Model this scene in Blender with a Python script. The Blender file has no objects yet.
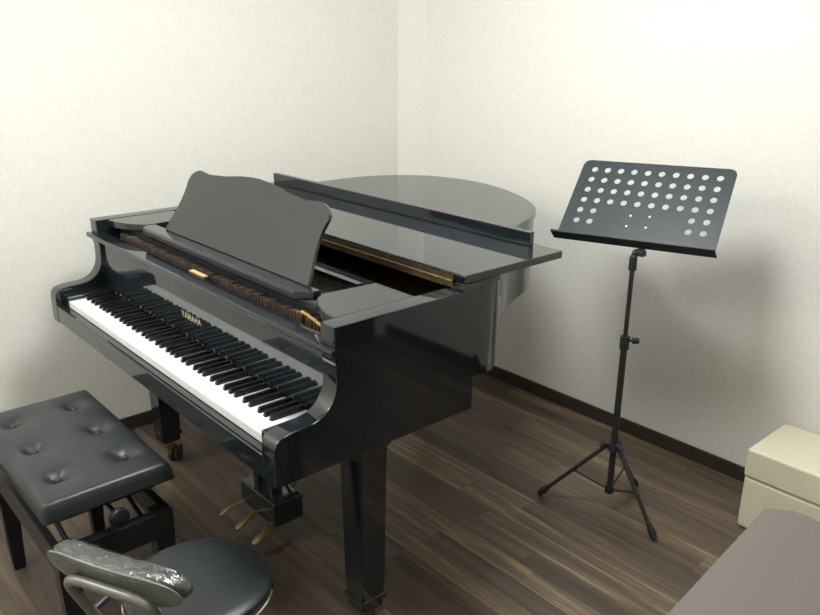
import bpy, bmesh, math, random
from mathutils import Vector, Matrix
R = math.radians
scene = bpy.context.scene
COL = scene.collection
random.seed(4)

# ------------------------------------------------------------------ materials
def mat(name, base=(.5, .5, .5), rough=.5, metal=0., ior=1.5, bump=None, vary=None, coat=0., spec=None):
    m = bpy.data.materials.new(name); m.use_nodes = True
    nt = m.node_tree; b = nt.nodes['Principled BSDF']
    b.inputs['Base Color'].default_value = (*base, 1)
    b.inputs['Roughness'].default_value = rough
    b.inputs['Metallic'].default_value = metal
    b.inputs['IOR'].default_value = ior
    b.inputs['Coat Weight'].default_value = coat
    tc = nt.nodes.new('ShaderNodeTexCoord')
    if vary:   # (scale, amount)
        n = nt.nodes.new('ShaderNodeTexNoise'); n.inputs['Scale'].default_value = vary[0]; n.inputs['Detail'].default_value = 4
        r = nt.nodes.new('ShaderNodeValToRGB'); a = vary[1]
        r.color_ramp.elements[0].position = .3; r.color_ramp.elements[1].position = .7
        r.color_ramp.elements[0].color = (*[c * (1 - a) for c in base], 1)
        r.color_ramp.elements[1].color = (*[min(1, c * (1 + a)) for c in base], 1)
        nt.links.new(tc.outputs['Object'], n.inputs['Vector'])
        nt.links.new(n.outputs['Fac'], r.inputs['Fac']); nt.links.new(r.outputs['Color'], b.inputs['Base Color'])
    if bump:   # (scale, strength, distance)
        n = nt.nodes.new('ShaderNodeTexNoise'); n.inputs['Scale'].default_value = bump[0]; n.inputs['Detail'].default_value = 3
        u = nt.nodes.new('ShaderNodeBump'); u.inputs['Strength'].default_value = bump[1]; u.inputs['Distance'].default_value = bump[2]
        nt.links.new(tc.outputs['Object'], n.inputs['Vector'])
        nt.links.new(n.outputs['Fac'], u.inputs['Height']); nt.links.new(u.outputs['Normal'], b.inputs['Normal'])
    return m

M = {}
M['lacquer'] = mat('piano_lacquer', (.012, .0155, .020), .05, ior=1.68, vary=(3, .08))
M['desk_lacquer'] = mat('music_desk_lacquer', (.012, .013, .0145), .16, ior=1.62, vary=(3, .06))
M['white_key'] = mat('white_key_plastic', (.84, .86, .845), .22, vary=(8, .02))
M['black_key'] = mat('black_key_plastic', (.010, .012, .013), .25, ior=1.38, vary=(20, .1))
M['brass'] = mat('brass', (.62, .42, .17), .28, metal=1, vary=(30, .12))
M['pale_brass'] = mat('pale_brass', (.78, .66, .44), .45, metal=.6, vary=(30, .1))
M['old_brass'] = mat('aged_brass', (.22, .165, .085), .40, metal=1, vary=(60, .2))
M['plate_gold'] = mat('gold_plate', (.34, .21, .085), .45, metal=.5, vary=(9, .25))
M['brown_wood'] = mat('action_wood', (.085, .058, .043), .8, vary=(40, .3))
M['pin_wood'] = mat('pinblock_wood', (.20, .135, .085), .5, vary=(12, .25))
M['red_felt'] = mat('red_felt', (.10, .012, .016), .95, vary=(80, .3))
M['tan'] = mat('tan_latch', (.46, .33, .17), .7, vary=(50, .1))
M['steel'] = mat('steel', (.45, .45, .44), .3, metal=1, vary=(40, .1))
M['pale_steel'] = mat('pale_rivet', (.82, .83, .83), .5, metal=.2, vary=(30, .04))
M['chrome'] = mat('chrome', (.8, .8, .8), .1, metal=1, vary=(40, .03))
M['black_vinyl'] = mat('black_vinyl', (.022, .026, .029), .36, ior=1.45, bump=(420, .12, .002), vary=(30, .1))
M['black_wood'] = mat('black_painted_wood', (.011, .012, .014), .32, vary=(12, .1))
M['black_metal'] = mat('black_powder_metal', (.020, .028, .034), .45, ior=1.45, vary=(60, .1))
M['stand_tube'] = mat('dark_tube', (.028, .026, .028), .30, vary=(60, .1))
M['rubber'] = mat('black_rubber', (.016, .018, .02), .6, vary=(60, .2))
M['grey_plastic'] = mat('grey_backrest_shell', (.17, .175, .165), .42, vary=(25, .08))
M['grey_tube'] = mat('grey_painted_tube', (.19, .185, .17), .32, metal=.2, vary=(25, .05))
M['cream'] = mat('cream_leatherette', (.80, .75, .58), .5, bump=(55, .25, .004), vary=(5, .05))
M['taupe'] = mat('taupe_top', (.158, .140, .127), .75, bump=(500, .1, .001), vary=(180, .06))
M['dark_base'] = mat('dark_table_wood', (.05, .038, .032), .5, vary=(12, .2))
M['baseboard'] = mat('dark_baseboard', (.040, .033, .028), .45, vary=(14, .2))
M['door_wood'] = mat('dark_door_wood', (.035, .027, .022), .4, vary=(6, .25))
M['ceiling'] = mat('ceiling_paper', (.90, .90, .87), .9, bump=(90, .1, .002), vary=(20, .02))

def wall_material():
    m = bpy.data.materials.new('white_embossed_wallpaper'); m.use_nodes = True
    nt = m.node_tree; b = nt.nodes['Principled BSDF']; b.inputs['Roughness'].default_value = .72
    tc = nt.nodes.new('ShaderNodeTexCoord')
    n = nt.nodes.new('ShaderNodeTexNoise'); n.inputs['Scale'].default_value = 70; n.inputs['Detail'].default_value = 5; n.inputs['Distortion'].default_value = 1.2
    r = nt.nodes.new('ShaderNodeValToRGB')
    r.color_ramp.elements[0].position = .38; r.color_ramp.elements[1].position = .62
    r.color_ramp.elements[0].color = (.855, .838, .79, 1); r.color_ramp.elements[1].color = (.90, .885, .84, 1)
    v = nt.nodes.new('ShaderNodeTexVoronoi'); v.inputs['Scale'].default_value = 60
    u = nt.nodes.new('ShaderNodeBump'); u.inputs['Strength'].default_value = .10; u.inputs['Distance'].default_value = .002
    nt.links.new(tc.outputs['Object'], n.inputs['Vector']); nt.links.new(tc.outputs['Object'], v.inputs['Vector'])
    nt.links.new(n.outputs['Fac'], r.inputs['Fac']); nt.links.new(r.outputs['Color'], b.inputs['Base Color'])
    nt.links.new(n.outputs['Fac'], u.inputs['Height']); nt.links.new(u.outputs['Normal'], b.inputs['Normal'])
    return m
M['wall'] = wall_material()

def floor_material():
    m = bpy.data.materials.new('walnut_strip_floor'); m.use_nodes = True
    nt = m.node_tree; L = nt.links; N = nt.nodes; b = N['Principled BSDF']
    def math_(op, a, c=None):
        x = N.new('ShaderNodeMath'); x.operation = op
        for i, q in enumerate((a, c)):
            if q is None: continue
            if isinstance(q, (int, float)): x.inputs[i].default_value = q
            else: L.new(q, x.inputs[i])
        return x.outputs[0]
    tc = N.new('ShaderNodeTexCoord'); sp = N.new('ShaderNodeSeparateXYZ'); L.new(tc.outputs['Object'], sp.inputs[0])
    X, Y = sp.outputs['X'], sp.outputs['Y']
    W = .0765
    yy = math_('DIVIDE', math_('ADD', Y, 3 * W * 10 - .967), W)
    iy = math_('FLOOR', yy); fy = math_('FRACT', yy)
    wn = N.new('ShaderNodeTexWhiteNoise'); wn.noise_dimensions = '1D'; L.new(iy, wn.inputs['W'])
    xx = math_('ADD', math_('DIVIDE', X, .92), math_('MULTIPLY', wn.outputs['Value'], 7.31))
    ix = math_('FLOOR', xx); fx = math_('FRACT', xx)
    cb = N.new('ShaderNodeCombineXYZ'); L.new(ix, cb.inputs[0]); L.new(iy, cb.inputs[1])
    w2 = N.new('ShaderNodeTexWhiteNoise'); w2.noise_dimensions = '3D'; L.new(cb.outputs[0], w2.inputs['Vector'])
    # grain stretched along X, offset per strip
    cg = N.new('ShaderNodeCombineXYZ')
    L.new(math_('ADD', math_('MULTIPLY', X, 1.6), math_('MULTIPLY', w2.outputs['Value'], 40)), cg.inputs[0])
    L.new(math_('MULTIPLY', Y, 34), cg.inputs[1]); L.new(math_('MULTIPLY', w2.outputs['Value'], 17), cg.inputs[2])
    g = N.new('ShaderNodeTexNoise'); g.inputs['Scale'].default_value = 1.; g.inputs['Detail'].default_value = 6; g.inputs['Roughness'].default_value = .62; g.inputs['Distortion'].default_value = .5
    L.new(cg.outputs[0], g.inputs['Vector'])
    cf = N.new('ShaderNodeCombineXYZ'); L.new(math_('MULTIPLY', X, 9), cf.inputs[0]); L.new(math_('MULTIPLY', Y, 260), cf.inputs[1])
    g2 = N.new('ShaderNodeTexNoise'); g2.inputs['Scale'].default_value = 1; g2.inputs['Detail'].default_value = 3; L.new(cf.outputs[0], g2.inputs['Vector'])
    t = math_('ADD', math_('MULTIPLY', math_('SUBTRACT', g.outputs['Fac'], .5), 1.15), math_('MULTIPLY', math_('SUBTRACT', w2.outputs['Value'], .5), .38))
    t = math_('ADD', t, math_('MULTIPLY', math_('SUBTRACT', g2.outputs['Fac'], .5), .25))
    t = math_('ADD', t, .5)
    r = N.new('ShaderNodeValToRGB'); e = r.color_ramp.elements
    e[0].position = .15; e[0].color = (.046, .033, .026, 1)
    e[1].position = .92; e[1].color = (.44, .31, .18, 1)
    k = e.new(.45); k.color = (.098, .071, .052, 1)
    k = e.new(.66); k.color = (.160, .117, .080, 1)
    L.new(t, r.inputs['Fac'])
    # joints
    j1 = math_('MINIMUM', fy, math_('SUBTRACT', 1, fy)); j1 = math_('LESS_THAN', j1, .012)
    j2 = math_('LESS_THAN', math_('MINIMUM', fx, math_('SUBTRACT', 1, fx)), .0012)
    j = math_('MULTIPLY', math_('MAXIMUM', j1, j2), .45)
    mx = N.new('ShaderNodeMix'); mx.data_type = 'RGBA'; L.new(j, mx.inputs['Factor']); L.new(r.outputs['Color'], mx.inputs['A']); mx.inputs['B'].default_value = (.02, .013, .01, 1)
    L.new(mx.outputs['Result'], b.inputs['Base Color'])
    b.inputs['Roughness'].default_value = .42
    u = N.new('ShaderNodeBump'); u.inputs['Strength'].default_value = .08; u.inputs['Distance'].default_value = .002; L.new(g2.outputs['Fac'], u.inputs['Height']); L.new(u.outputs['Normal'], b.inputs['Normal'])
    return m
M['floor'] = floor_material()

def film_material():
    m = bpy.data.materials.new('clear_plastic_film'); m.use_nodes = True
    nt = m.node_tree; N = nt.nodes; L = nt.links
    N.remove(N['Principled BSDF']); out = N['Material Output']
    tr = N.new('ShaderNodeBsdfTransparent'); tr.inputs['Color'].default_value = (.93, .94, .93, 1)
    gl = N.new('ShaderNodeBsdfGlossy'); gl.inputs['Roughness'].default_value = .12; gl.inputs['Color'].default_value = (.9, .92, .92, 1)
    tc = N.new('ShaderNodeTexCoord'); n = N.new('ShaderNodeTexNoise'); n.inputs['Scale'].default_value = 45; n.inputs['Detail'].default_value = 3; n.inputs['Distortion'].default_value = 1.5
    L.new(tc.outputs['Object'], n.inputs['Vector'])
    bp = N.new('ShaderNodeBump'); bp.inputs['Strength'].default_value = .7; bp.inputs['Distance'].default_value = .01
    L.new(n.outputs['Fac'], bp.inputs['Height']); L.new(bp.outputs['Normal'], gl.inputs['Normal'])
    mix = N.new('ShaderNodeMixShader'); mix.inputs['Fac'].default_value = .13
    L.new(tr.outputs[0], mix.inputs[1]); L.new(gl.outputs[0], mix.inputs[2]); L.new(mix.outputs[0], out.inputs['Surface'])
    return m
M['film'] = film_material()

def emit(name, c, s):
    m = bpy.data.materials.new(name); m.use_nodes = True
    b = m.node_tree.nodes['Principled BSDF']
    b.inputs['Base Color'].default_value = (.9, .9, .88, 1)
    b.inputs['Emission Color'].default_value = (*c, 1); b.inputs['Emission Strength'].default_value = s
    return m

# ------------------------------------------------------------------ helpers
def box(bm, x0, x1, y0, y1, z0, z1, bev=0., seg=2, M4=None):
    r = bmesh.ops.create_cube(bm, size=1)
    vs = r['verts']
    for v in vs:
        v.co = Vector(((x0 + x1) / 2 + v.co.x * (x1 - x0), (y0 + y1) / 2 + v.co.y * (y1 - y0), (z0 + z1) / 2 + v.co.z * (z1 - z0)))
    if bev > 0:
        es = list({e for v in vs for e in v.link_edges})
        rb = bmesh.ops.bevel(bm, geom=es, offset=bev, segments=seg, profile=.5, affect='EDGES')
        vs = list({v for f in rb['faces'] for v in f.verts} | {v for v in vs if v.is_valid})
    if M4 is not None:
        bmesh.ops.transform(bm, matrix=M4, verts=[v for v in vs if v.is_valid])
    return vs

def prism(bm, pts, a0, a1, axis='z', bev=0., seg=2):
    """closed polygon extruded along an axis. pts 2D: for z (x,y); for x (y,z); for y (x,z)"""
    def P(p, a):
        return {'z': Vector((p[0], p[1], a)), 'x': Vector((a, p[0], p[1])), 'y': Vector((p[0], a, p[1]))}[axis]
    lo = [bm.verts.new(P(p, a0)) for p in pts]; hi = [bm.verts.new(P(p, a1)) for p in pts]
    fs = [bm.faces.new(lo), bm.faces.new(hi)]
    n = len(pts)
    for i in range(n):
        fs.append(bm.faces.new((lo[i], lo[(i + 1) % n], hi[(i + 1) % n], hi[i])))
    bmesh.ops.recalc_face_normals(bm, faces=fs)
    if bev > 0:
        es = [e for f in fs[:2] for e in f.edges]
        bmesh.ops.bevel(bm, geom=es, offset=bev, segments=seg, profile=.5, affect='EDGES')

def cyl(bm, p0, p1, r0, r1=None, n=20, cap=True):
    r1 = r0 if r1 is None else r1
    p0, p1 = Vector(p0), Vector(p1); d = (p1 - p0)
    q = d.to_track_quat('Z', 'Y').to_matrix()
    a = [bm.verts.new(p0 + q @ Vector((math.cos(2 * math.pi * i / n) * r0, math.sin(2 * math.pi * i / n) * r0, 0))) for i in range(n)]
    b = [bm.verts.new(p1 + q @ Vector((math.cos(2 * math.pi * i / n) * r1, math.sin(2 * math.pi * i / n) * r1, 0))) for i in range(n)]
    for i in range(n): bm.faces.new((a[i], a[(i + 1) % n], b[(i + 1) % n], b[i]))
    if cap:
        bm.faces.new(a[::-1]); bm.faces.new(b)

def tube(bm, pts, r, n=14, closed=False, flat=1.):
    pts = [Vector(p) for p in pts]; rings = []
    up = Vector((0, 0, 1)); m = len(pts)
    prev = None
    for i, p in enumerate(pts):
        if closed: t = (pts[(i + 1) % m] - pts[i - 1]).normalized()
        else: t = ((pts[min(i + 1, m - 1)] - pts[max(i - 1, 0)])).normalized()
        if prev is None:
            s = t.cross(up)
            if s.length < 1e-3: s = t.cross(Vector((0, 1, 0)))
            s.normalize()
        else:
            s = (prev - t * prev.dot(t)).normalized()
        prev = s; u = t.cross(s).normalized()
        rr = r[i] if isinstance(r, (list, tuple)) else r
        rings.append([bm.verts.new(p + (s * math.cos(2 * math.pi * k / n) + u * math.sin(2 * math.pi * k / n) * flat) * rr) for k in range(n)])
    for i in range(m if closed else m - 1):
        A, B = rings[i], rings[(i + 1) % m]
        for k in range(n): bm.faces.new((A[k], A[(k + 1) % n], B[(k + 1) % n], B[k]))
    if not closed:
        bm.faces.new(rings[0][::-1]); bm.faces.new(rings[-1])

def lathe(bm, prof, c=(0, 0), n=48):
    """prof list of (r, z)"""
    rings = []
    for r, z in prof:
        if r < 1e-6: rings.append([bm.verts.new((c[0], c[1], z))])
        else: rings.append([bm.verts.new((c[0] + r * math.cos(2 * math.pi * i / n), c[1] + r * math.sin(2 * math.pi * i / n), z)) for i in range(n)])
    for A, B in zip(rings[:-1], rings[1:]):
        for i in range(n):
            j = (i + 1) % n
            if len(A) == 1: bm.faces.new((A[0], B[i], B[j]))
            elif len(B) == 1: bm.faces.new((A[i], B[0], A[j]))
            else: bm.faces.new((A[i], B[i], B[j], A[j]))

def spline(P, k=8, closed=False):
    out = []; n = len(P)
    rng = range(n if closed else n - 1)
    for i in rng:
        def g(j): return P[j % n] if closed else P[max(0, min(n - 1, j))]
        p0, p1, p2, p3 = g(i - 1), g(i), g(i + 1), g(i + 2)
        for s in range(k):
            t = s / k
            out.append(tuple(.5 * (2 * b + (c - a) * t + (2 * a - 5 * b + 4 * c - d) * t * t + (3 * b - a - 3 * c + d) * t ** 3) for a, b, c, d in zip(p0, p1, p2, p3)))
    if not closed: out.append(tuple(P[-1]))
    return out

def obj(name, bm, m, parent=None, smooth=True, angle=35, wn=True):
    bmesh.ops.recalc_face_normals(bm, faces=bm.faces[:])
    me = bpy.data.meshes.new(name); bm.to_mesh(me); bm.free()
    me.materials.append(M[m] if isinstance(m, str) else m)
    o = bpy.data.objects.new(name, me); COL.objects.link(o)
    if smooth:
        for p in me.polygons: p.use_smooth = True
        me.set_sharp_from_angle(angle=R(angle))
        if wn:
            w_ = o.modifiers.new('weighted_normal', 'WEIGHTED_NORMAL'); w_.keep_sharp = True
    if parent is not None:
        o.parent = parent
        if parent.type == 'EMPTY': o.matrix_parent_inverse = Matrix.Translation(-parent.location)
    return o

def thing(name, label, cat, loc, group=None):
    o = bpy.data.objects.new(name, None); COL.objects.link(o); o.location = loc
    o.empty_display_size = .1
    o['label'] = label; o['category'] = cat
    if group: o['group'] = group
    return o

def struct(name, bm, m):
    o = obj(name, bm, m, smooth=False); o['kind'] = 'structure'; return o

def B(): return bmesh.new()

# ------------------------------------------------------------------ the room
XL, XR, YB, YF, H = -.29, 3.35, 1.90, -1.75, 2.42
T = .1
b = B(); box(b, XL - T, XR + T, YF - T, YB + T, -.1, 0); struct('floor', b, 'floor')
b = B(); box(b, XL - T, XR + T, YF - T, YB + T, H, H + .1); struct('ceiling', b, 'ceiling')
b = B(); box(b, XL - T, XL, YF - T, YB + T, 0, H); struct('wall_left', b, 'wall')
b = B(); box(b, XL, XR, YB, YB + T, 0, H); struct('wall_back', b, 'wall')
b = B(); box(b, XR, XR + T, YF - T, YB + T, 0, H); struct('wall_right', b, 'wall')
b = B(); box(b, XL, XR, YF - T, YF, 0, H); struct('wall_front', b, 'wall')
b = B(); prism(b, [(XL, 1.815), (-.18, YB), (XL, YB)], 0, H); struct('wall_corner', b, 'wall')
b = B(); box(b, -.18, XR, YB - .010, YB, 0, .06, .002); struct('baseboard_back', b, 'baseboard')
b = B(); box(b, XL, XL + .010, YF, 1.81, 0, .06, .002); struct('baseboard_left', b, 'baseboard')
b = B(); box(b, XR - .010, XR, YF, .09, 0, .06, .002); struct('baseboard_right', b, 'baseboard')
b = B(); box(b, XL + .01, XR - .01, YF, YF + .010, 0, .06, .002); struct('baseboard_front', b, 'baseboard')

b = B(); box(b, XR - .02, XR, .10, 1.80, 0, 2.02, .003)  # assumed unseen door, added so the case side reflects something dark
for y in (.14, .97): box(b, XR - .028, XR - .02, y, y + .79, .06, 1.97, .004)
struct('added_door', b, 'door_wood')

# ------------------------------------------------------------------ grand piano
W = 1.4243
piano = thing('grand_piano', 'glossy black grand piano with raised music desk and folded lid flap in the room corner', 'piano', (.71, .8, 0))
side = [(W, .60), (W, .635), (1.4215, .672), (1.405, .708), (1.372, .748), (1.29, .835), (1.20, .955), (1.13, 1.05), (1.075, 1.16), (1.03, 1.27), (.965, 1.375), (.86, 1.475), (.70, 1.565),
        (.52, 1.628), (.34, 1.638), (.17, 1.585), (.06, 1.47), (.008, 1.32), (0, 1.15), (0, .60)]
outer = spline(side, 8)
def offset(path, d):
    out = []
    for i, p in enumerate(path):
        a = Vector(path[max(0, i - 1)]); c = Vector(path[min(len(path) - 1, i + 1)])
        t = (c - a).normalized(); nrm = Vector((-t.y, t.x))   # left of travel = inside (path runs counter-clockwise)
        out.append((p[0] + nrm.x * d, p[1] + nrm.y * d))
    return out
inner = offset(outer, .045)
ZR = .983
b = B()
# rim
n = len(outer)
zb = .742
ol = [b.verts.new((*p, zb)) for p in outer]; oh = [b.verts.new((*p, ZR)) for p in outer]
il = [b.verts.new((*p, zb)) for p in inner]; ih = [b.verts.new((*p, ZR)) for p in inner]
for i in range(n - 1):
    b.faces.new((ol[i], ol[i + 1], oh[i + 1], oh[i])); b.faces.new((il[i], ih[i], ih[i + 1], il[i + 1]))
    b.faces.new((oh[i], oh[i + 1], ih[i + 1], ih[i])); b.faces.new((ol[i], il[i], il[i + 1], ol[i + 1]))
for i in (0, n - 1): b.faces.new((ol[i], oh[i], ih[i], il[i]))
# the two arms, one continuous profile each
armprof = [(.60, ZR), (.164, ZR), (.164, .905)] + spline([(.167, .895), (.167, .86), (.163, .828), (.148, .800), (.124, .782), (.095, .775), (.06, .773), (.030, .770), (.012, .763), (.002, .748), (0, .72)], 4) + [(0, .653), (.60, .653)]
for x0, x1 in ((0, .055), (W - .055, W)):
    prism(b, armprof, x0, x1, 'x')
bmesh.ops.bevel(b, geom=[e for e in b.edges if len(e.link_faces) == 2 and max(v.co.y for v in e.verts) < .61 and min(v.co.y for v in e.verts) < .59
    and abs(e.verts[0].co.x - e.verts[1].co.x) < 1e-5 and min(v.co.z for v in e.verts) > .66 or (len(e.link_faces) == 2 and max(v.co.y for v in e.verts) < .01 and abs(e.verts[0].co.x - e.verts[1].co.x) < 1e-5)], offset=.004, segments=2, profile=.5, affect='EDGES')
obj('case', b, 'lacquer', piano, angle=25)
# soundboard closes the bottom
b = B(); prism(b, offset(outer, .04), .762, .778); obj('soundboard', b, 'brown_wood', piano, smooth=False)
# keybed and its front
b = B(); box(b, .055, W - .055, .026, .60, .655, .700, .002); obj('keybed', b, 'black_wood', piano)
b = B(); box(b, .055, W - .055, .001, .0275, .655, .7125, .003, 3); obj('key_slip', b, 'lacquer', piano)
for x0, x1 in ((.055, .0985), (W - .0985, W - .055)):
    b = B(); box(b, x0, x1, .0265, .174, .700, .748, .004, 3); obj('key_block', b, 'lacquer', piano)
# keys
K0 = (W - 1.225) / 2; KW = 1.225 / 52; YK = .0285; ZK = .7346
for i in range(52):
    b = B(); x0 = K0 + i * KW + .0002
    box(b, x0, x0 + KW - .0004, YK, YK + .1448, ZK - .0215, ZK, .0007, 2)
    obj('white_key', b, 'white_key', piano)
black = {0: .003}  # A#0 after white 0
blk = []
for octv in range(-1, 8):
    base = 2 + 7 * octv
    for off_, sh in ((1, -.0025), (2, .0025), (4, -.003), (5, 0), (6, .003)):
        k = base + off_
        if 1 <= k <= 51 and not (octv == -1 and off_ != 6): blk.append((k, sh))
blk = [q for q in blk if q[0] <= 50]
for k, sh in blk:
    xc = K0 + k * KW + sh; b = B()
    w0, w1 = .0068, .0056; z0, z1 = ZK - .004, ZK + .0128
    y0 = YK + .0485; y1 = YK + .1448
    lo = [(xc - w0, y0), (xc + w0, y0), (xc + w0, y1), (xc - w0, y1)]
    hi = [(xc - w1, y0 + .0055), (xc + w1, y0 + .0055), (xc + w1, y1), (xc - w1, y1)]
    a = [b.verts.new((*p, z0)) for p in lo]; c = [b.verts.new((*p, z1)) for p in hi]
    b.faces.new(a); b.faces.new(c)
    for q in range(4): b.faces.new((a[q], a[(q + 1) % 4], c[(q + 1) % 4], c[q]))
    bmesh.ops.bevel(b, geom=b.edges[:], offset=.0011, segments=2, affect='EDGES')
    obj('black_key', b, 'black_key', piano)
b = B(); box(b, .0985, W - .0985, 0.1738, .1772, .70, .7348); obj('felt_strip', b, 'red_felt', piano, smooth=False)
# fallboard
b = B(); box(b, .056, W - .056, .1775, .192, .737, .919, .002); fall = obj('fallboard', b, 'lacquer', piano)
b = B()
prism(b, [(-.006, .149), (W + .008, .149), (W + .008, .1635), (W - .056, .1635), (W - .056, .200), (.056, .200), (.056, .1635), (-.006, .1635)], .919, .935, 'z', bev=.003)
obj('fallboard_edge', b, 'lacquer', fall)
# gilded lettering
cu = bpy.data.curves.new('lettering', 'FONT'); cu.body = 'YAMAHA'; cu.size = .0255; cu.extrude = .0004; cu.align_x = 'CENTER'; cu.space_character = 1.22; cu.offset = .0004
to = bpy.data.objects.new('tmp_text', cu); COL.objects.link(to)
me = bpy.data.meshes.new_from_object(to.evaluated_get(bpy.context.evaluated_depsgraph_get())); bpy.data.objects.remove(to)
me.transform(Matrix.Translation((.700, .1772, .796)) @ Matrix.Rotation(R(90), 4, 'X'))
me.materials.clear(); me.materials.append(M['pale_brass'])
lt = bpy.data.objects.new('lettering', me); COL.objects.link(lt); lt.parent = fall; lt['label'] = 'brass maker lettering on the fallboard'
# brass lock plate on the fallboard edge
b = B(); box(b, .672, .758, .196, .212, .9355, .9395, .001); obj('lock_plate', b, 'tan', piano)
# action cavity
b = B(); box(b, .058, W - .058, .193, .208, .76, .905, 0); box(b, .058, W - .058, .209, .300, .76, .835, 0); box(b, .058, W - .058, .246, .300, .836, .955, 0); obj('action_rail', b, 'black_wood', piano, smooth=False)
for i in range(88):
    x = .10 + i * (W - .2) / 87
    b = B(); box(b, x - .0042, x + .0042, .226, .2445, .836, .936 + .006 * random.random(), .001, 1)
    obj('hammer_head', b, 'brown_wood', piano, smooth=False)
b = B(); tube(b, [(1.215, .222, .952), (1.25, .218, .950), (1.30, .214, .944), (1.352, .210, .940)], .0045, 10)
tube(b, [(1.215, .222, .952), (1.215, .222, .905)], .0055, 10)
obj('action_bracket', b, 'brass', piano)
# plate, pinblock, strings, dampers
pl_out = [p for p in offset(outer, .05)]
b = B(); prism(b, pl_out, .890, .906); obj('iron_plate', b, 'plate_gold', piano, smooth=False)
b = B(); box(b, .06, W - .06, .302, .44, .80, .925, .002); obj('pinblock', b, 'pin_wood', piano)
b = B()
for i in range(80):
    x = .10 + i * (W - .2) / 79
    for q in range(2): cyl(b, (x + q * .004, .32 + .018 * ((i + q) % 4), .925), (x + q * .004, .32 + .018 * ((i + q) % 4), .940), .0018, n=6)
o = obj('tuning_pins', b, 'steel', piano); o['kind'] = 'stuff'
b = B()
for i in range(110):
    x = .12 + i * (W - .26) / 109
    y1 = 1.45 if x < .75 else 1.45 - (x - .75) * 1.35
    x1 = x
    cyl(b, (x, .36, .930), (x * .86 + .05, y1 - .12, .915), .0008, n=4, cap=False)
o = obj('strings', b, 'steel', piano); o['kind'] = 'stuff'
for i in range(66):
    x = .12 + i * (W - .42) / 65
    b = B(); box(b, x - .0045, x + .0045, .475, .52, .917, .945, .001, 1); obj('damper', b, 'black_wood', piano, smooth=False)

# side shelves flush with the rim either side of the sliding desk
def shelf(mir):
    P = [(W - .056, .205), (1.345, .207), (1.315, .212), (1.275, .225), (1.24, .246), (1.21, .272), (1.206, .285), (1.212, .36), (1.22, .445), (W - .056, .445)]
    if mir: P = [(W - x, y) for x, y in P]
    b = B(); prism(b, P, .958, ZR - .0015, 'z', bev=.003)
    return obj('side_shelf', b, 'lacquer', piano)
shelf(False); shelf(True)
# sliding frame of the music desk
frame = B()
box(frame, .262, 1.205, .396, .416, .962, .983, .002)
box(frame, .262, .292, .2855, .396, .928, .950, .002)
box(frame, 1.150, 1.178, .2855, .396, .928, .950, .002)
box(frame, .262, 1.205, .397, .415, .928, .961, 0)
obj('desk_frame', frame, 'lacquer', piano)
tr = B()
prism(tr, [(.285, .232), (1.165, .232), (1.203, .262), (1.203, .285), (.262, .285), (.262, .250)], .966, .990, 'z', bev=.003)
obj('desk_tray', tr, 'lacquer', piano)
# music desk panel: outline (x, height along the leaning panel)
out2 = [(.361, 0), (.386, .088), (.390, .14), (.384, .176), (.392, .192), (.412, .206), (.436, .212), (.462, .211), (.495, .207), (.530, .209), (.60, .215), (.68, .226), (.765, .231)]
out2 = [(x - .004, h) for x, h in out2]
full = out2 + [(1.520 - x, h) for x, h in out2[::-1][1:]]
full = spline(full, 4)
s_ = math.atan(.55)
def desk_pt(x, h, d):   # d: depth behind the front face
    return Vector((x, .275 + h * math.sin(s_) + d * math.cos(s_), .992 + h * math.cos(s_) - d * math.sin(s_)))
b = B()
fa = [b.verts.new(desk_pt(x, h, 0)) for x, h in full]; ba = [b.verts.new(desk_pt(x, h, .009)) for x, h in full]
f1 = b.faces.new(fa); f2 = b.faces.new(ba[::-1])
for i in range(len(full)): b.faces.new((fa[i], ba[i], ba[(i + 1) % len(full)], fa[(i + 1) % len(full)]))
bmesh.ops.bevel(b, geom=list(f1.edges), offset=.002, segments=2, affect='EDGES')
md = obj('music_desk', b, 'desk_lacquer', piano)
b = B(); cyl(b, (.42, .286, .9935), (1.11, .286, .9935), .0035, n=10); obj('desk_hinge', b, 'old_brass', md)

# lid
lid_path = offset(outer, -.006)
lid_path = [(p[0], p[1]) for p in lid_path]
lidpoly = [(W + .010, .551)] + lid_path[1:-1] + [(-.010, .551)]
b = B(); prism(b, lidpoly, ZR + .001, 1.0045, 'z', bev=.004, seg=3)
lid = obj('lid', b, 'lacquer', piano, angle=25)
b = B()
prism(b, [(-.010, .551), (W + .008, .551), (W + .010, .553), (W + .010, .928), (W + .005, .933), (-.010, .933)], 1.0055, 1.0265, 'z', bev=.003, seg=3)
flap = obj('lid_flap', b, 'lacquer', piano)
b = B(); box(b, .020, 1.346, .893, .913, 1.027, 1.067, .0025, 3); obj('flap_lip', b, 'lacquer', flap)
b = B()
box(b, .02, 1.394, .5488, .5505, .989, 1.0035, 0); box(b, .02, 1.394, .5488, .5505, 1.0065, 1.021, 0)
cyl(b, (.02, .5475, 1.005), (1.394, .5475, 1.005), .0028, n=12)
obj('lid_hinge', b, 'old_brass', piano)

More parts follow.
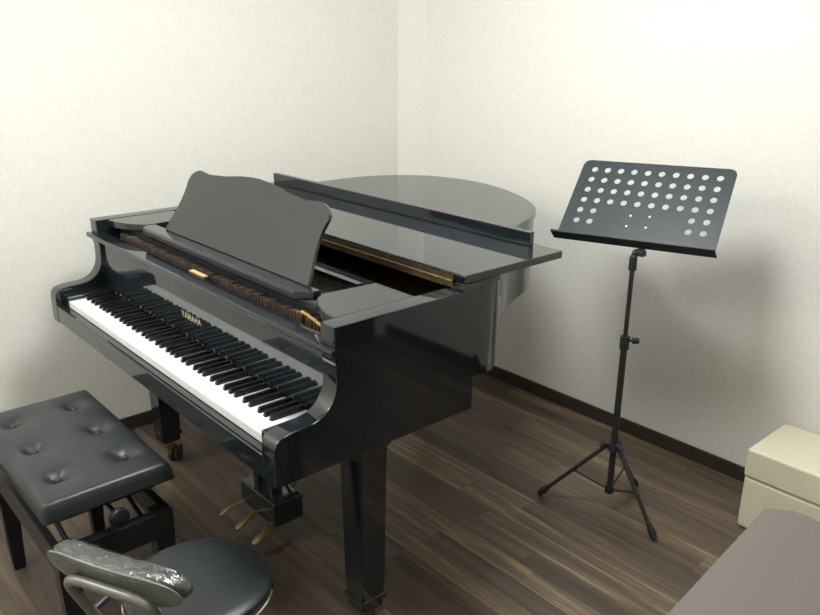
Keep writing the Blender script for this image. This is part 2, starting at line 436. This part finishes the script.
# legs with casters
def piano_leg(cx, cy, top):
    b = B()
    a, c = .044, .037
    prof = [(.053, top), (.053, top - .03), (.047, top - .045), (.0445, top - .07), (.037, .20), (.037, .165), (.040, .162), (.040, .150), (.036, .147), (.036, .125)]
    rings = []
    for h, z in prof: rings.append([b.verts.new((cx + sx * h, cy + sy * h, z)) for sx, sy in ((-1, -1), (1, -1), (1, 1), (-1, 1))])
    for A, Bq in zip(rings[:-1], rings[1:]):
        for i in range(4): b.faces.new((A[i], A[(i + 1) % 4], Bq[(i + 1) % 4], Bq[i]))
    b.faces.new(rings[0]); b.faces.new(rings[-1])
    bmesh.ops.bevel(b, geom=[e for e in b.edges if abs(e.verts[0].co.z - e.verts[1].co.z) > .02], offset=.006, segments=3, affect='EDGES')
    leg = obj('leg', b, 'lacquer', piano, angle=30)
    b = B(); lathe(b, [(0, .125), (.030, .125), (.032, .116), (.022, .108), (.016, .10), (.016, .085), (0, .085)], (cx, cy), 24)
    tube(b, [(cx, cy, .09), (cx - .012, cy + .012, .086), (cx - .034, cy + .034, .066), (cx - .042, cy + .042, .036)], [.012, .012, .010, .008], 10)
    obj('caster_fork', b, 'old_brass', leg)
    b = B(); w = Vector((cx - .040, cy + .040, .033)); ax = Vector((.70, .71, 0)).normalized() * .013
    for s in (-1, 1):
        c0 = w + ax * s * .85
        cyl(b, c0 - ax * .55, c0 + ax * .55, .033, n=28)
    obj('caster_wheel', b, 'rubber', leg)
piano_leg(1.328, .312, .6545); piano_leg(.115, .312, .6545); piano_leg(.46, 1.33, .7615)
# pedal lyre
b = B()
box(b, .602, .818, .345, .455, .075, .160, .006, 3)
for x in (.655, .745): box(b, x - .016, x + .016, .375, .415, .158, .6555, .004)
box(b, .63, .79, .37, .42, .63, .6555, .003)
ly = obj('pedal_lyre', b, 'lacquer', piano)
for x in (.602, .708, .814):
    b = B()
    xx = .71 + (x - .71) * .8
    P = [(xx, .36, .088), (xx + (x - xx) * .4, .33, .084), (x, .30, .072), (x, .275, .060), (x, .262, .055)]
    tube(b, P, [.007, .009, .0135, .016, .009], 14, flat=.42)
    obj('pedal', b, 'old_brass', ly)
b = B()
for x in (.655, .745): cyl(b, (x, .45, .12), (x, .70, .69), .006, n=10)
obj('lyre_brace', b, 'old_brass', ly)

# ------------------------------------------------------------------ padded piano bench
BX0, BX1, BY0, BY1 = .325, .940, -.352, -.022
bench = thing('piano_bench', 'black button-tufted height-adjustable piano bench in front of the keyboard', 'bench', ((BX0 + BX1) / 2, (BY0 + BY1) / 2, 0))
btn = [(x, y) for x in (.430, .625, .812) for y in (-.100, -.274)]
b = B(); NX, NY = 96, 56
bw, bh = BX1 - BX0, BY1 - BY0; cx, cy = (BX0 + BX1) / 2, (BY0 + BY1) / 2
grid = []
for j in range(NY + 1):
    row = []
    for i in range(NX + 1):
        u, v = -1 + 2 * i / NX, -1 + 2 * j / NY
        x, y = cx + u * bw / 2, cy + v * bh / 2
        ex = min(bw / 2 * (1 - abs(u)), .020); ey = min(bh / 2 * (1 - abs(v)), .020)
        z = .515
        for e_ in (ex, ey): z -= .022 * (1 - math.sqrt(max(0, 1 - (1 - e_ / .020) ** 2)))
        z += .006 * (1 - abs(u) ** 3) * (1 - abs(v) ** 3)
        for qx, qy in btn:
            d = math.hypot(x - qx, y - qy)
            z -= .017 * math.exp(-(d / .026) ** 2) + .006 * math.exp(-(d / .055) ** 2)
            # folds radiating to neighbours
            z -= .003 * math.exp(-((abs(x - qx) - abs(y - qy)) / .012) ** 2) * math.exp(-(d / .045) ** 2)
        row.append(b.verts.new((x, y, z)))
    grid.append(row)
for j in range(NY):
    for i in range(NX): b.faces.new((grid[j][i], grid[j][i + 1], grid[j + 1][i + 1], grid[j + 1][i]))
loop = [grid[0][i] for i in range(NX + 1)] + [grid[j][NX] for j in range(1, NY + 1)] + [grid[NY][i] for i in range(NX - 1, -1, -1)] + [grid[j][0] for j in range(NY - 1, 0, -1)]
prev = loop
for dz, ins in ((.470, -.003), (.463, .002)):
    ring = [b.verts.new((cx + (v.co.x - cx) * (1 - ins * 4), cy + (v.co.y - cy) * (1 - ins * 6), dz)) for v in loop]
    for i in range(len(ring)): b.faces.new((prev[i], prev[(i + 1) % len(ring)], ring[(i + 1) % len(ring)], ring[i]))
    prev = ring
b.faces.new(prev)
cush = obj('seat_cushion', b, 'black_vinyl', bench, angle=50, wn=False)
for qx, qy in btn:
    b = B(); lathe(b, [(0, .5065), (.005, .506), (.0085, .5035), (.0105, .499), (.0105, .491), (0, .491)], (qx, qy), 20); obj('tufting_button', b, 'black_vinyl', cush)
fx0, fx1, fy0, fy1 = .340, .945, -.338, -.036
b = B()
box(b, fx0, fx1, fy0, fy0 + .022, .305, .380, .003); box(b, fx0, fx1, fy1 - .022, fy1, .305, .380, .003)
box(b, fx0, fx0 + .022, fy0 + .023, fy1 - .023, .305, .380, .003); box(b, fx1 - .022, fx1, fy0 + .023, fy1 - .023, .305, .380, .003)
obj('frame', b, 'black_wood', bench)
b = B(); box(b, fx0 + .03, fx1 - .03, fy0 + .03, fy1 - .03, .445, .4625, .002); obj('seat_board', b, 'black_wood', bench)
for sx in (0, 1):
    for sy in (0, 1):
        x = fx0 + .026 if sx == 0 else fx1 - .026; y = fy0 + .026 if sy == 0 else fy1 - .026
        b = B(); rings = []
        for h, z in ((.0255, .3795), (.0255, .30), (.018, .02), (.016, 0)):
            rings.append([b.verts.new((x + a * h, y + c * h, z)) for a, c in ((-1, -1), (1, -1), (1, 1), (-1, 1))])
        for A, Bq in zip(rings[:-1], rings[1:]):
            for i in range(4): b.faces.new((A[i], A[(i + 1) % 4], Bq[(i + 1) % 4], Bq[i]))
        b.faces.new(rings[0]); b.faces.new(rings[-1])
        bmesh.ops.bevel(b, geom=[e for e in b.edges if abs(e.verts[0].co.z - e.verts[1].co.z) > .02], offset=.003, segments=2, affect='EDGES')
        obj('leg', b, 'black_wood', bench)
b = B()
for y in (fy0 + .055, fy1 - .055):
    for s in (0, 1):
        xa, xb = (.42, .86) if s else (.86, .42)
        tube(b, [(xa, y + s * .008, .335), (xb, y + s * .008, .448)], .007, 8, flat=1)
cyl(b, (.86, fy0 + .04, .448), (.86, fy1 - .04, .448), .006, n=10); cyl(b, (.42, fy0 + .04, .335), (.42, fy1 - .04, .335), .006, n=10)
cyl(b, (.86, fy0 + .024, .335), (.86, fy1 - .024, .335), .006, n=10)
cyl(b, (.40, -.185, .430), (.955, -.185, .430), .006, n=10)
obj('lifting_mechanism', b, 'black_metal', bench)
for x in (.958,):
    b = B()
    prof = [(0, 0), (.020, 0), (.025, .003), (.0265, .010), (.024, .018), (.015, .022), (0, .0225)]
    rings = []
    for r_, d in prof:
        if r_ == 0: rings.append([b.verts.new((x + d, -.185, .430))])
        else: rings.append([b.verts.new((x + d, -.185 + r_ * math.cos(2 * math.pi * i / 28) * (1 + .05 * (i % 4 == 0)), .430 + r_ * math.sin(2 * math.pi * i / 28) * (1 + .05 * (i % 4 == 0)))) for i in range(28)])
    for A, Bq in zip(rings[:-1], rings[1:]):
        for i in range(28):
            j = (i + 1) % 28
            if len(A) == 1: b.faces.new((A[0], Bq[i], Bq[j]))
            elif len(Bq) == 1: b.faces.new((A[i], Bq[0], A[j]))
            else: b.faces.new((A[i], Bq[i], Bq[j], A[j]))
    obj('height_knob', b, 'black_wood', bench)

# ------------------------------------------------------------------ round stool with a low backrest
SC = (1.322, -.150); SZ = .44; SR = .161
stool = thing('backrest_stool', 'round black-seated stool with a grey low backrest still wrapped in clear plastic', 'stool', (SC[0], SC[1], 0))
b = B()
lathe(b, [(0, SZ + .001), (SR * .5, SZ + .002), (SR * .82, SZ), (SR * .93, SZ - .003), (SR * .985, SZ - .009), (SR, SZ - .018), (SR * .99, SZ - .028), (0, SZ - .028)], SC, 72)
seat = obj('seat', b, 'black_vinyl', stool)
b = B(); lathe(b, [(SR - .02, SZ - .0285), (SR + .001, SZ - .0285), (SR + .003, SZ - .032), (SR + .001, SZ - .036), (SR - .02, SZ - .036), (SR - .02, SZ - .0285)], SC, 72); obj('seat_rim', b, 'chrome', seat)
b = B(); lathe(b, [(0, SZ - .029), (SR * .8, SZ - .029), (SR * .8, SZ - .045), (0, SZ - .045)], SC, 40); obj('seat_base', b, 'black_wood', stool)
# backrest frame of reference: centre, along, outward
BC = Vector((1.363, -.349, 0)); AL = Vector((.895, .446, 0)).normalized(); OUT = Vector((.446, -.895, 0)).normalized()
def br(a, o, z): return BC + AL * a + OUT * o + Vector((0, 0, z))
# curved pad: ends wrap toward the seat
LH = .168
def sect(t):   # t in -1..1 -> (along, outward offset)
    return LH * t, .004 - .014 * t * t
def loft(b, hf, front, rear, ztop, zbot, n=40, lean=.25, thick_r=.008):
    rings = []
    for i in range(n + 1):
        t = -1 + 2 * i / n
        a, o = sect(t); k = math.sqrt(max(0, 1 - abs(t) ** 5)) if hf else 1
        zc = (ztop + zbot) / 2; hh = (ztop - zbot) / 2 * max(k, .05)
        ring = []
        m = 20
        for q in range(m):
            ph = 2 * math.pi * q / m; cx_, sy_ = math.cos(ph), math.sin(ph)
            e = .42
            px_ = math.copysign(abs(cx_) ** e, cx_); pz_ = math.copysign(abs(sy_) ** e, sy_)
            oo = (front + rear) / 2 + (rear - front) / 2 * px_ * max(k, .25)
            z = zc + hh * pz_
            ring.append(b.verts.new(br(a, o + oo + (z - .57) * lean, z)))
        rings.append(ring)
    for A, Bq in zip(rings[:-1], rings[1:]):
        for q in range(20): b.faces.new((A[q], A[(q + 1) % 20], Bq[(q + 1) % 20], Bq[q]))
    b.faces.new(rings[0][::-1]); b.faces.new(rings[-1])
b = B(); loft(b, True, -.050, -.002, .600, .528); back = obj('backrest', b, 'black_vinyl', stool, angle=60)
b = B(); loft(b, True, -.0015, .006, .602, .526); shell = obj('back_shell', b, 'grey_plastic', back, angle=60)
for t in (-.78, .78):
    a, o = sect(t); b = B(); p = br(a, o + .0062, .570)
    cyl(b, p - OUT * .001, p + OUT * .0025, .0055, n=14); obj('screw_head', b, 'steel', shell)
b = B(); loft(b, True, -.054, .0085, .6055, .522); film = obj('plastic_wrap', b, 'film', back, angle=70); film['label'] = 'clear crinkled plastic film'
# bent tube: inverted U behind the backrest, running down into the rear legs
def P3(a, o, z): return tuple(br(a, o, z))
UC = [(.085, -.205, .02), (.095, -.10, .27), (.098, -.035, .42), (.102, -.002, .495), (.103, .012, .530), (.094, .020, .551), (.070, .0225, .560), (.035, .023, .562), (0, .023, .562)]
U = [P3(.012 - a, o, z) for a, o, z in UC] + [P3(.012 + a, o, z) for a, o, z in UC[::-1][1:]]
b = B(); tube(b, spline(U, 8), .0105, 16); obj('frame_tube', b, 'grey_tube', stool)
b = B()
for sg in (-1, 1):
    tube(b, spline([P3(sg * .13, -.06, .395), P3(sg * .13, -.02, .30), P3(sg * .14, .05, .02)], 6), .0095, 14)
    tube(b, [P3(sg * .13, -.06, .395), P3(sg * .128, -.16, .401), P3(sg * .12, -.26, .40)], .0085, 12)
obj('rear_leg_frame', b, 'stand_tube', stool)
for a, o in ((.012 - .085, -.205), (.012 + .085, -.205), (-.14, .05), (.14, .05)):
    b = B(); p = br(a, o, 0); cyl(b, p, p + Vector((0, 0, .03)), .014, .012, n=16); obj('rubber_foot', b, 'rubber', stool)

# ------------------------------------------------------------------ music stand
stand = thing('music_stand', 'black perforated-desk music stand on a tripod beside the piano', 'music stand', (1.402, 1.339, 0))
O = Vector((1.3233, 1.5419, 1.1616)); yaw, tilt, roll = .2117, .7404, .0348
ex = Vector((math.cos(yaw), math.sin(yaw), 0)); bb = Vector((-math.sin(yaw), math.cos(yaw), 0)); up_ = bb * math.sin(tilt) + Vector((0, 0, 1)) * math.cos(tilt)
ex2 = ex * math.cos(roll) + up_ * math.sin(roll); up2 = -ex * math.sin(roll) + up_ * math.cos(roll); nn = ex2.cross(up2)   # toward the reader
def sp(x, y, d=0): return O + ex2 * x + up2 * y + nn * d
# plate with holes (filled with bridging via triangulated fill)
PX, PZ = .046, .0408
holes = []
for r_ in range(6):
    for c in range(10):
        if r_ >= 4 and 2 <= c <= 7: continue
        holes.append(((c - 4.5) * PX, -r_ * PZ, .0106))
def plate(b, d):
    ol_ = []
    hw, top, bot, rc = .253, .037, -.2785, .024
    for cx_, cy_, a0 in ((hw - rc, top - rc, 0), (-hw + rc, top - rc, 90)):
        for k in range(9): a = R(a0 + k * 90 / 8); ol_.append((cx_ + rc * math.cos(a), cy_ + rc * math.sin(a)))
    ol_ += [(-hw - .004, bot), (hw + .004, bot)]
    loops = [ol_] + [[(hx + hr * math.cos(2 * math.pi * k / 20), hy + hr * math.sin(2 * math.pi * k / 20)) for k in range(20)] for hx, hy, hr in holes]
    es = []; vloops = []
    for lp in loops:
        vs = [b.verts.new((x, y, d)) for x, y in lp]; vloops.append(vs)
        for i in range(len(vs)): es.append(b.edges.new((vs[i], vs[(i + 1) % len(vs)])))
    bmesh.ops.triangle_fill(b, use_beauty=True, edges=es)
    return vloops
b = B(); va = plate(b, 0); vb = plate(b, -.0018)
for A, Bq in zip(va, vb):
    for i in range(len(A)): b.faces.new((A[i], A[(i + 1) % len(A)], Bq[(i + 1) % len(A)], Bq[i]))
for v in b.verts: v.co = sp(v.co.x, v.co.y, v.co.z)
desk = obj('desk_panel', b, 'black_metal', stand, angle=30)
for hx, hy in ((-.032, -.168), (.030, -.165), (-.034, -.208), (.029, -.206)):
    b = B(); cyl(b, sp(hx, hy, .0003), sp(hx, hy, .0018), .0038, .003, n=14); obj('rivet', b, 'pale_steel', desk)
# shelf lip: floor of the tray and upturned front edge
b = B()
prof = [(-.2810, -.0022), (-.2810, .041), (-.2790, .043), (-.2745, .043), (-.2745, .0415), (-.2780, .0415), (-.2793, .040), (-.2793, -.0022)]
L_ = []
for s in (-.262, .266): L_.append([b.verts.new(sp(s, y, d)) for y, d in prof])
for i in range(len(prof)): b.faces.new((L_[0][i], L_[0][(i + 1) % 8], L_[1][(i + 1) % 8], L_[1][i]))
b.faces.new(L_[0]); b.faces.new(L_[1])
obj('desk_lip', b, 'black_metal', stand, angle=30)
# bracket & pole
px_, py_ = 1.402, 1.339
b = B()
c0 = sp(.0, -.187, -.012); c1 = Vector((px_, py_, .945))
Mx = Matrix((( *[ex2.x, up2.x, nn.x], c0.x), (*[ex2.y, up2.y, nn.y], c0.y), (*[ex2.z, up2.z, nn.z], c0.z), (0, 0, 0, 1)))
box(b, -.045, .045, -.045, .045, -.003, .009, .002, M4=Mx)
tube(b, [tuple(c0 - nn * .002), tuple(c0 - nn * .022), (1.398, 1.415, .958), (1.401, 1.375, .944), (px_, py_ + .012, .944), (px_, py_, .936)], .009, 12)
box(b, px_ - .008, px_ + .030, py_ + .002, py_ + .026, .934, .953, .004)
obj('desk_bracket', b, 'black_metal', stand)
b = B(); cyl(b, (px_, py_, .60), (px_, py_, .945), .0075, n=18); up_pole = obj('upper_pole', b, 'stand_tube', stand)
b = B(); cyl(b, (px_, py_, .888), (px_, py_, .930), .0125, n=18); cyl(b, (px_, py_, .930), (px_, py_, .938), .0125, .008, n=18); obj('pole_sleeve', b, 'rubber', up_pole)
b = B(); cyl(b, (px_, py_, .938), (px_, py_, .950), .006, n=14); obj('pole_tip', b, 'chrome', up_pole)
b = B(); cyl(b, (px_, py_, .085), (px_, py_, .645), .0112, n=20); obj('lower_pole', b, 'stand_tube', stand)
b = B(); cyl(b, (px_, py_, .62), (px_, py_, .664), .0155, n=20); col_ = obj('collar', b, 'rubber', stand)
b = B(); rdir = Vector((.664, .748, 0))
pk = Vector((px_, py_, .648)); cyl(b, pk, pk + rdir * .03, .004, n=10); cyl(b, pk + rdir * .026, pk + rdir * .045, .011, .010, n=18); obj('clamp_knob', b, 'rubber', col_)
HZ = .262
b = B(); cyl(b, (px_, py_, HZ - .012), (px_, py_, HZ + .012), .022, .018, n=24); hub = obj('leg_hub', b, 'rubber', stand)
feet = [Vector((1.180, 1.240, .012)), Vector((1.600, 1.318, .012)), Vector((1.375, 1.555, .012))]
for k, f in enumerate(feet):
    d = (f - Vector((px_, py_, 0))); d.z = 0; L = d.length; d.normalize()
    top = Vector((px_, py_, HZ)) + d * .020
    sh = Vector((px_, py_, HZ - .012)) + d * .045
    b = B(); cyl(b, top, f + (sh - f) * .0, .0075, n=14)
    b2 = b; leg = obj('leg', b, 'stand_tube', stand)
    b = B(); dr = (f - top).normalized(); cyl(b, f - dr * .045 + Vector((0, 0, 0)), f - dr * .018, .0085, .0125, n=16); cyl(b, f - dr * .018, f + dr * .004, .0125, .0115, n=16); obj('rubber_foot', b, 'rubber', leg)
    b = B()
    sd = d.cross(Vector((0, 0, 1)))
    tube(b, [tuple(Vector((px_, py_, HZ + .004)) + d * .012), tuple(Vector((px_, py_, HZ + .006)) + d * .026), tuple(Vector((px_, py_, HZ - .012)) + d * .042)], .009, 12)
    obj('leg_bracket', b, 'black_metal', leg)
    mid = top + (f - top) * .50
    b = B(); tube(b, [(px_ + d.x * .01, py_ + d.y * .01, .092), tuple(mid)], .0042, 8); obj('leg_brace', b, 'stand_tube', stand)
b = B(); cyl(b, (px_, py_, .080), (px_, py_, .105), .0155, n=20); obj('brace_collar', b, 'rubber', stand)

# ------------------------------------------------------------------ cream storage box seat
ott = thing('storage_ottoman', 'low cream leatherette box seat with a lift-off lid against the back wall', 'ottoman', (1.93, 1.74, 0))
def soft_box(x0, x1, y0, y1, z0, z1, bev, puff=0.):
    b = B(); box(b, x0, x1, y0, y1, z0, z1, bev, 4)
    bmesh.ops.subdivide_edges(b, edges=[e for e in b.edges if e.calc_length() > .12], cuts=10, use_grid_fill=True)
    if puff:
        for v in b.verts:
            u = (v.co.x - (x0 + x1) / 2) / ((x1 - x0) / 2); w = (v.co.y - (y0 + y1) / 2) / ((y1 - y0) / 2)
            if v.co.z > z1 - .002: v.co.z += puff * max(0, (1 - u * u)) * max(0, (1 - w * w))
    return b
b = soft_box(1.742, 2.12, 1.606, 1.878, .004, .1915, .008); obj('box_body', b, 'cream', ott)
b = soft_box(1.739, 2.123, 1.602, 1.882, .196, .300, .010, .005); obj('box_lid', b, 'cream', ott)
b = B(); box(b, 1.744, 2.118, 1.608, 1.876, .1905, .197); obj('lid_seam', b, 'cream', ott, smooth=False)
b = B()
for x in (1.78, 2.08):
    for y in (1.65, 1.83): cyl(b, (x, y, 0), (x, y, .006), .015, n=12)
obj('foot_glide', b, 'rubber', ott)

# ------------------------------------------------------------------ taupe table
table = thing('side_table', 'plain taupe-topped table with a clipped corner, nearest the camera in front of the cream seat', 'table', (2.5, .2, 0))
TZ = .70
b = B(); prism(b, [(2.176, .651), (2.186, .664), (2.214, .685), (2.228, .690), (2.85, .690), (2.95, -.35), (2.26, -.35), (2.213, .2)], TZ - .028, TZ, 'z', bev=.003); obj('table_top', b, 'taupe', table)
for x, y in ((2.30, .60), (2.80, .60), (2.36, -.26), (2.84, -.26)):
    b = B(); box(b, x - .02, x + .02, y - .02, y + .02, 0, TZ - .0285, .003); obj('leg', b, 'dark_base', table)
b = B(); box(b, 2.32, 2.78, .59, .61, TZ - .09, TZ - .029, .002); box(b, 2.38, 2.82, -.27, -.25, TZ - .09, TZ - .029, .002); obj('apron', b, 'dark_base', table)

# ------------------------------------------------------------------ ceiling light
LX, LY = 1.35, .48
cl = thing('ceiling_light', 'round white ceiling light over the middle of the room', 'ceiling light', (LX, LY, H))
b = B(); lathe(b, [(0, H), (.33, H), (.33, H - .03), (.31, H - .035), (0, H - .035)], (LX, LY), 48); obj('light_base', b, 'ceiling', cl)
b = B(); lathe(b, [(.27, H - .036), (.30, H - .060), (.30, H - .11), (.26, H - .145), (.15, H - .160), (0, H - .165)], (LX, LY), 48); obj('diffuser', b, emit('lit_diffuser', (.975, 1, .965), 23.), cl)
# out-of-view fill lamp, added to lift the shade under the piano
SX, SY = .40, -1.30
c2 = thing('ceiling_light', 'added fill lamp on the ceiling near the front wall, out of view', 'ceiling light', (SX, SY, H))
b = B(); lathe(b, [(0, H), (.28, H), (.28, H - .03), (.27, H - .035), (0, H - .035)], (SX, SY), 40); obj('light_base', b, 'ceiling', c2)
b = B(); lathe(b, [(.25, H - .036), (.265, H - .055), (.25, H - .09), (.15, H - .105), (0, H - .11)], (SX, SY), 48); obj('diffuser', b, emit('fill_light_diffuser', (.985, 1, .955), 21.), c2)

# ------------------------------------------------------------------ world, camera, view
w = bpy.data.worlds.new('World'); scene.world = w; w.use_nodes = True
w.node_tree.nodes['Background'].inputs['Color'].default_value = (0, 0, 0, 1)
cam = bpy.data.cameras.new('camera'); co = bpy.data.objects.new('camera', cam); COL.objects.link(co)
F_ = 771.5613; cam.sensor_width = 36; cam.lens = F_ / 820 * 36; cam.clip_start = .05
cy_, cp_, cr_ = .8442, -.3310, .0074
fw = Vector((-math.sin(cy_) * math.cos(cp_), math.cos(cy_) * math.cos(cp_), math.sin(cp_)))
rt = Vector((math.cos(cy_), math.sin(cy_), 0)); upv = rt.cross(fw)
r2 = rt * math.cos(cr_) + upv * math.sin(cr_); u2 = -rt * math.sin(cr_) + upv * math.cos(cr_)
co.matrix_world = Matrix(((r2.x, u2.x, -fw.x, 2.6901), (r2.y, u2.y, -fw.y, -.7446), (r2.z, u2.z, -fw.z, 1.5637), (0, 0, 0, 1)))
scene.camera = co
vs_ = scene.view_settings; vs_.view_transform = 'Standard'; vs_.look = 'None'; vs_.gamma = 1; vs_.use_curve_mapping = False; vs_.exposure = .66
